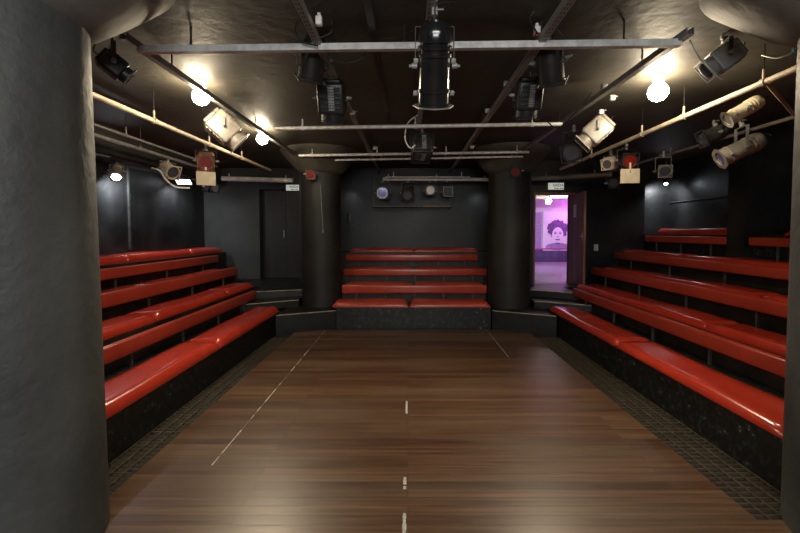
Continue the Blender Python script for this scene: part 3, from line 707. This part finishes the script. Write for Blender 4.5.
# ------------------------------------------------------------------ signs and small wall items
def text_mesh(s, size, m, parent, loc, rot, name='lettering'):
    c = bpy.data.curves.new('txt', 'FONT'); c.body = s; c.size = size; c.extrude = .001; c.align_x = 'CENTER'; c.align_y = 'CENTER'
    t = bpy.data.objects.new('txt', c); COL.objects.link(t)
    bpy.context.view_layer.update()
    me = bpy.data.meshes.new_from_object(t.evaluated_get(bpy.context.evaluated_depsgraph_get()))
    bpy.data.objects.remove(t)
    o = bpy.data.objects.new(name, me); COL.objects.link(o); me.materials.clear(); me.materials.append(MATS[m]); o.parent = parent; o.location = loc; o.rotation_euler = rot
    return o
def exit_sign(label, loc, w, h):
    root = empty('exit_sign', loc, label=label, cat='sign', group=None)
    MB().box((0,0,0), (w,.03,h), None, .004).build('panel', 'sign_white', root)
    text_mesh('SAÍDA', h*.58, 'sign_ink', root, (w*.13, -.017, h*.12), (PI/2,0,0))
    MB().box((w*.02,-.017,-h*.33), (w*.28,.003,h*.10)).box((w*.34,-.017,-h*.33), (w*.24,.003,h*.10)).build('arrow_strip', 'sign_ink', root)
exit_sign('white exit sign above the dark door at the back left', P(292.5, 187.7, 8.82), .28, .125)
exit_sign('white exit sign above the open lilac-lit doorway', P(556, 186.2, 7.87), .30, .13)
sw = empty('light_switch', P(596, 247.5, 7.885), label='small white light switch on the black wall right of the door', cat='switch')
MB().box((0,0,0), (.085,.012,.13), None, .004).build('plate', 'white_plastic', sw)
MB().box((0,-.008,0), (.025,.008,.05), None, .002).build('rocker', 'white_plastic', sw)
tag(MB().box((0,0,0), (.10,.02,.22), None, .006).build('wall_box', 'black_metal', None, P(349, 218, 8.83)), 'small black box on the back wall left of the middle benches', 'box')
tag(MB().tube(curve_pts([P(320.5,185,6.67), P(321.5,205,6.67), P(323,231,6.67)]), .005).cyl(P(323,230,6.67), P(323,233,6.67), .012).build('pull_cord', 'dull_steel'), 'thin pale pull cord hanging before the far left column', 'cord')

# cables along the rails
def cable(label, pts, r=.008, m='rubber', name='cable'):
    tag(MB().tube(curve_pts(pts), r).build(name, m), label, 'cable')
cable('black cable looping beside the left cylinder spotlight', [P(318,46,2.7), P(300,40,2.7), P(296,25,2.7), P(312,12,2.7), P(330,18,2.7), P(331,32,2.7), P(318,38,2.7)], .006)
cable('black cable looping above the right cylinder spotlight', [P(541,38,2.7), P(530,18,2.6), P(545,5,2.6), P(575,10,2.6), P(585,-3,2.6)], .006)
cable('thin cable drooping between the left rail and the crosswise bar', [P(328,58,2.85), P(345,63,2.85), P(362,58,2.85), P(368,46,2.85)], .004)
cable('thin grey cable from the crosswise bar to the big spotlight', [P(380,38.5,2.72), P(400,36,2.6), P(415,30,2.5), P(428,20,2.4)], .004)
cable('white looped cable beside the small middle box spotlight', [P(418,115,4.75), P(408,123,4.75), P(405,138,4.75), P(410,148,4.75), P(415,145,4.75)], .008, 'white_plastic')
cable('grey cable crossing the ceiling beside the right lamp', [P(690,40,2.75), P(700,58,2.75), P(712,72,2.75), P(722,80,2.75)], .005, 'dull_steel')
cable('pale cable curving toward the near right column', [P(762,55,2.8), P(775,58,2.7), P(788,55,2.62), P(794,50,2.6)], .005, 'white_plastic')
cable('black cable run clipped along the left outer pipes', [(-3.48,2.6,2.78), (-3.49,3.6,2.76), (-3.47,4.6,2.79), (-3.49,5.6,2.75), (-3.47,6.9,2.78)], .014)
cable('dangling black cable under the second crosswise bar', [P(546,120,4.4), P(556,128,4.3), P(566,122,4.2), P(580,108,4.0), P(592,92,3.9)], .006)
cable('white cable loop on the left above the benches', [P(152,168,5.2), P(160,171,5.2), P(166,180,5.3), P(176,187,5.4), P(190,188,5.5)], .012, 'white_plastic')
def plug(label, p, m, s=1):
    p = Vector(p); return tag(MB().box((0,0,0), (.05*s,.05*s,.07*s), None, .008).cyl((0,0,.03*s), (0,0,.06*s), .014*s, 10).build('plug_socket', m, None, p), label, 'socket', None)
plug('white plug socket beside the left rail', P(319, 21, 2.55), 'paper', .8)
pg = plug('red and white plug hanging beside the right rail', P(537, 31, 2.7), 'white_plastic', .8)
MB().box((0,-.01,-.03), (.034,.03,.022), None, .004).build('red_cap', 'lens_red', pg)
for i, (x, y, D, lb) in enumerate(((353,113,4.3,'beside the left box spotlight'),(487,111,4.4,'left of the right box spotlight'),(506,84,3.7,'on the right rail near the box spotlight'),(375,148,5.6,'low on the left rail'),(472,147,5.6,'low on the right rail'),(601,112,4.2,'on the rail beside the ridged cream spotlight'),(612,98,3.9,'on the right lamp rail, upper'),(604,87,3.7,'on the ceiling left of the right lamp'))):
    tag(MB().box((0,0,0), (.05,.04,.05), None, .006).cyl((0,0,0), (.05,0,.02), .006).build('rail_clip', 'dull_steel', None, P(x, y, D)), 'small pale rail clip ' + lb, 'clip', 'rail clips')
tag(MB().cyl((0,0,0), (.0,-.02,.0), .03, 14).build('tape_roll', 'green_tape', None, P(796, 50, 2.55)), 'scrap of green tape beside the near right column', 'tape')

# ------------------------------------------------------------------ foyer beyond the open door
FX0, FX1, FY1 = 1.9, 6.4, 13.9
b = MB(); b.box(*bx(FX0, FX1, 8.25, FY1, .42, .54)).box(*bx(2.46, 3.22, 8.05, 8.25, .42, .54)); struct('floor', b, 'foyer_floor')
b = MB(); b.box(*bx(FX0, FX1, 8.25, FY1, 3.0, 3.1)); struct('ceiling', b, 'foyer_wall')
b = MB(); b.box(*bx(FX0-.1, FX0, 9.1, FY1, .5, 3.0)); struct('wall_foyer_left', b, 'foyer_wall')
b = MB(); b.box(*bx(FX1, FX1+.1, 8.25, FY1, .5, 3.0)); struct('wall_foyer_right', b, 'foyer_wall')
b = MB(); b.box(*bx(FX0, FX1, FY1, FY1+.1, 1.0, 3.0)).box(*bx(FX0, FX1, FY1, FY1+.1, .54, .62)); struct('wall_foyer_back', b, 'foyer_wall')
b = MB(); b.box(*bx(FX0, FX1, FY1-.03, FY1+.1, .54, 1.0)); struct('baseboard_foyer', b, 'foyer_wall_dark')
b = MB(); b.box(*bx(FX0, FX1, 12.3, 12.55, 2.60, 3.0)); struct('trim_4', b, 'foyer_wall')
b = MB(); b.box(*bx(FX0, FX1, FY1-.05, FY1-.03, .98, 1.02)); struct('trim_5', b, 'magenta_strip')
# portrait poster
PD = 13.88
po = empty('portrait_poster', P(557, 231, PD), label='large pale lilac poster with a portrait of a curly-haired person', cat='poster')
w_, h_ = .98, 1.36
MB().box((0,0,0), (w_,.03,h_)).build('poster_sheet', 'poster_paper', po)
def blob(cx, cz, rx, rz, y, n=28, jit=0, seed=1):
    rg = random.Random(seed); mb = MB(); pts = []
    for k in range(n):
        a = 2*PI*k/n; q = 1+rg.uniform(-jit, jit); pts.append((cx+rx*q*math.cos(a), cz+rz*q*math.sin(a)))
    mb.prism([(x, z) for x, z in pts], y-.001, y, Matrix.Rotation(PI/2, 4, 'X') @ Matrix.Scale(-1, 4, (0,0,1)) @ Matrix.Identity(4))
    return mb
blob(.02, .07, .36, .31, -.017, 40, .10, 3).build('printed_hair', 'poster_ink', po)
blob(.02, -.54, .42, .125, -.018, 26, .04, 5).build('printed_shoulders', 'poster_mid', po)
blob(.02, -.15, .20, .28, -.0195, 30, .01, 4).build('printed_face', 'poster_paper', po)
fe = MB()
for (cx, cz, rx, rz) in ((-.065,-.09,.048,.018),(.105,-.09,.048,.018),(-.065,-.04,.06,.012),(.105,-.04,.06,.012),(.02,-.20,.04,.014),(.02,-.30,.09,.024),(.02,-.425,.10,.022)):
    t = blob(cx, cz, rx, rz, -.022, 16)
    me = bpy.data.meshes.new('t'); t.bm.to_mesh(me); t.bm.free(); fe.bm.from_mesh(me); bpy.data.meshes.remove(me)
fe.build('printed_features', 'poster_ink', po)
pl = MB().box((0,0,0), (.30,.03,1.3)).build('poster_panel', 'poster_mid', None, P(537, 231, 13.883)); tag(pl, 'narrow violet panel on the foyer wall left of the portrait poster', 'poster')
fl = empty('ceiling_spotlight', P(548.5, 201, 12.0), label='glowing warm round lamp seen high in the lilac foyer', cat='lamp')
MB().lathe([(-.09,0)]+[(-.09*math.cos(PI*k/10), .09*math.sin(PI*k/10)) for k in range(1,10)]+[(.09,0)], n=16, axis='Z').build('bulb', 'foyer_lamp', fl)
MB().cyl((0,0,.08), (0,0,2.999-fl.location.z), .02, 8).build('stem', 'white_plastic', fl)
ft = empty('tube_lamp', P(560, 195.5, 11), label='small white tube lamp at the top of the doorway view', cat='lamp')
MB().cyl((-.25,0,0), (.25,.1,0), .03, 10).build('tube', 'foyer_tube', ft)
MB().box((0,.05,.05), (.6,.06,.04)).cyl((0,.05,.06), (0,.05,2.999-ft.location.z), .012).build('fitting', 'white_plastic', ft)
spot((3.7, 11.6, 2.95), (3.9, 12.2, .5), 190, (.62,.38,1), 110, .5, .3)
spot((3.0, 9.3, 2.9), (3.1, 9.7, 0), 60, (.85,.68,1), 70, .6, .2)
point((5.6, 13.3, 2.2), 25, (.9,.2,1), .1)
spot((4.6, 10.6, 2.8), (4.9, 13.9, 1.7), 190, (.84,.70,1), 40, .6)

# ------------------------------------------------------------------ world and view
w = bpy.data.worlds.new('world'); S.world = w; w.use_nodes = True
w.node_tree.nodes['Background'].inputs['Color'].default_value = (.6,.6,.65,1); w.node_tree.nodes['Background'].inputs['Strength'].default_value = .0
S.view_settings.view_transform = 'Standard'; S.view_settings.look = 'None'; S.view_settings.exposure = 0; S.view_settings.gamma = 1
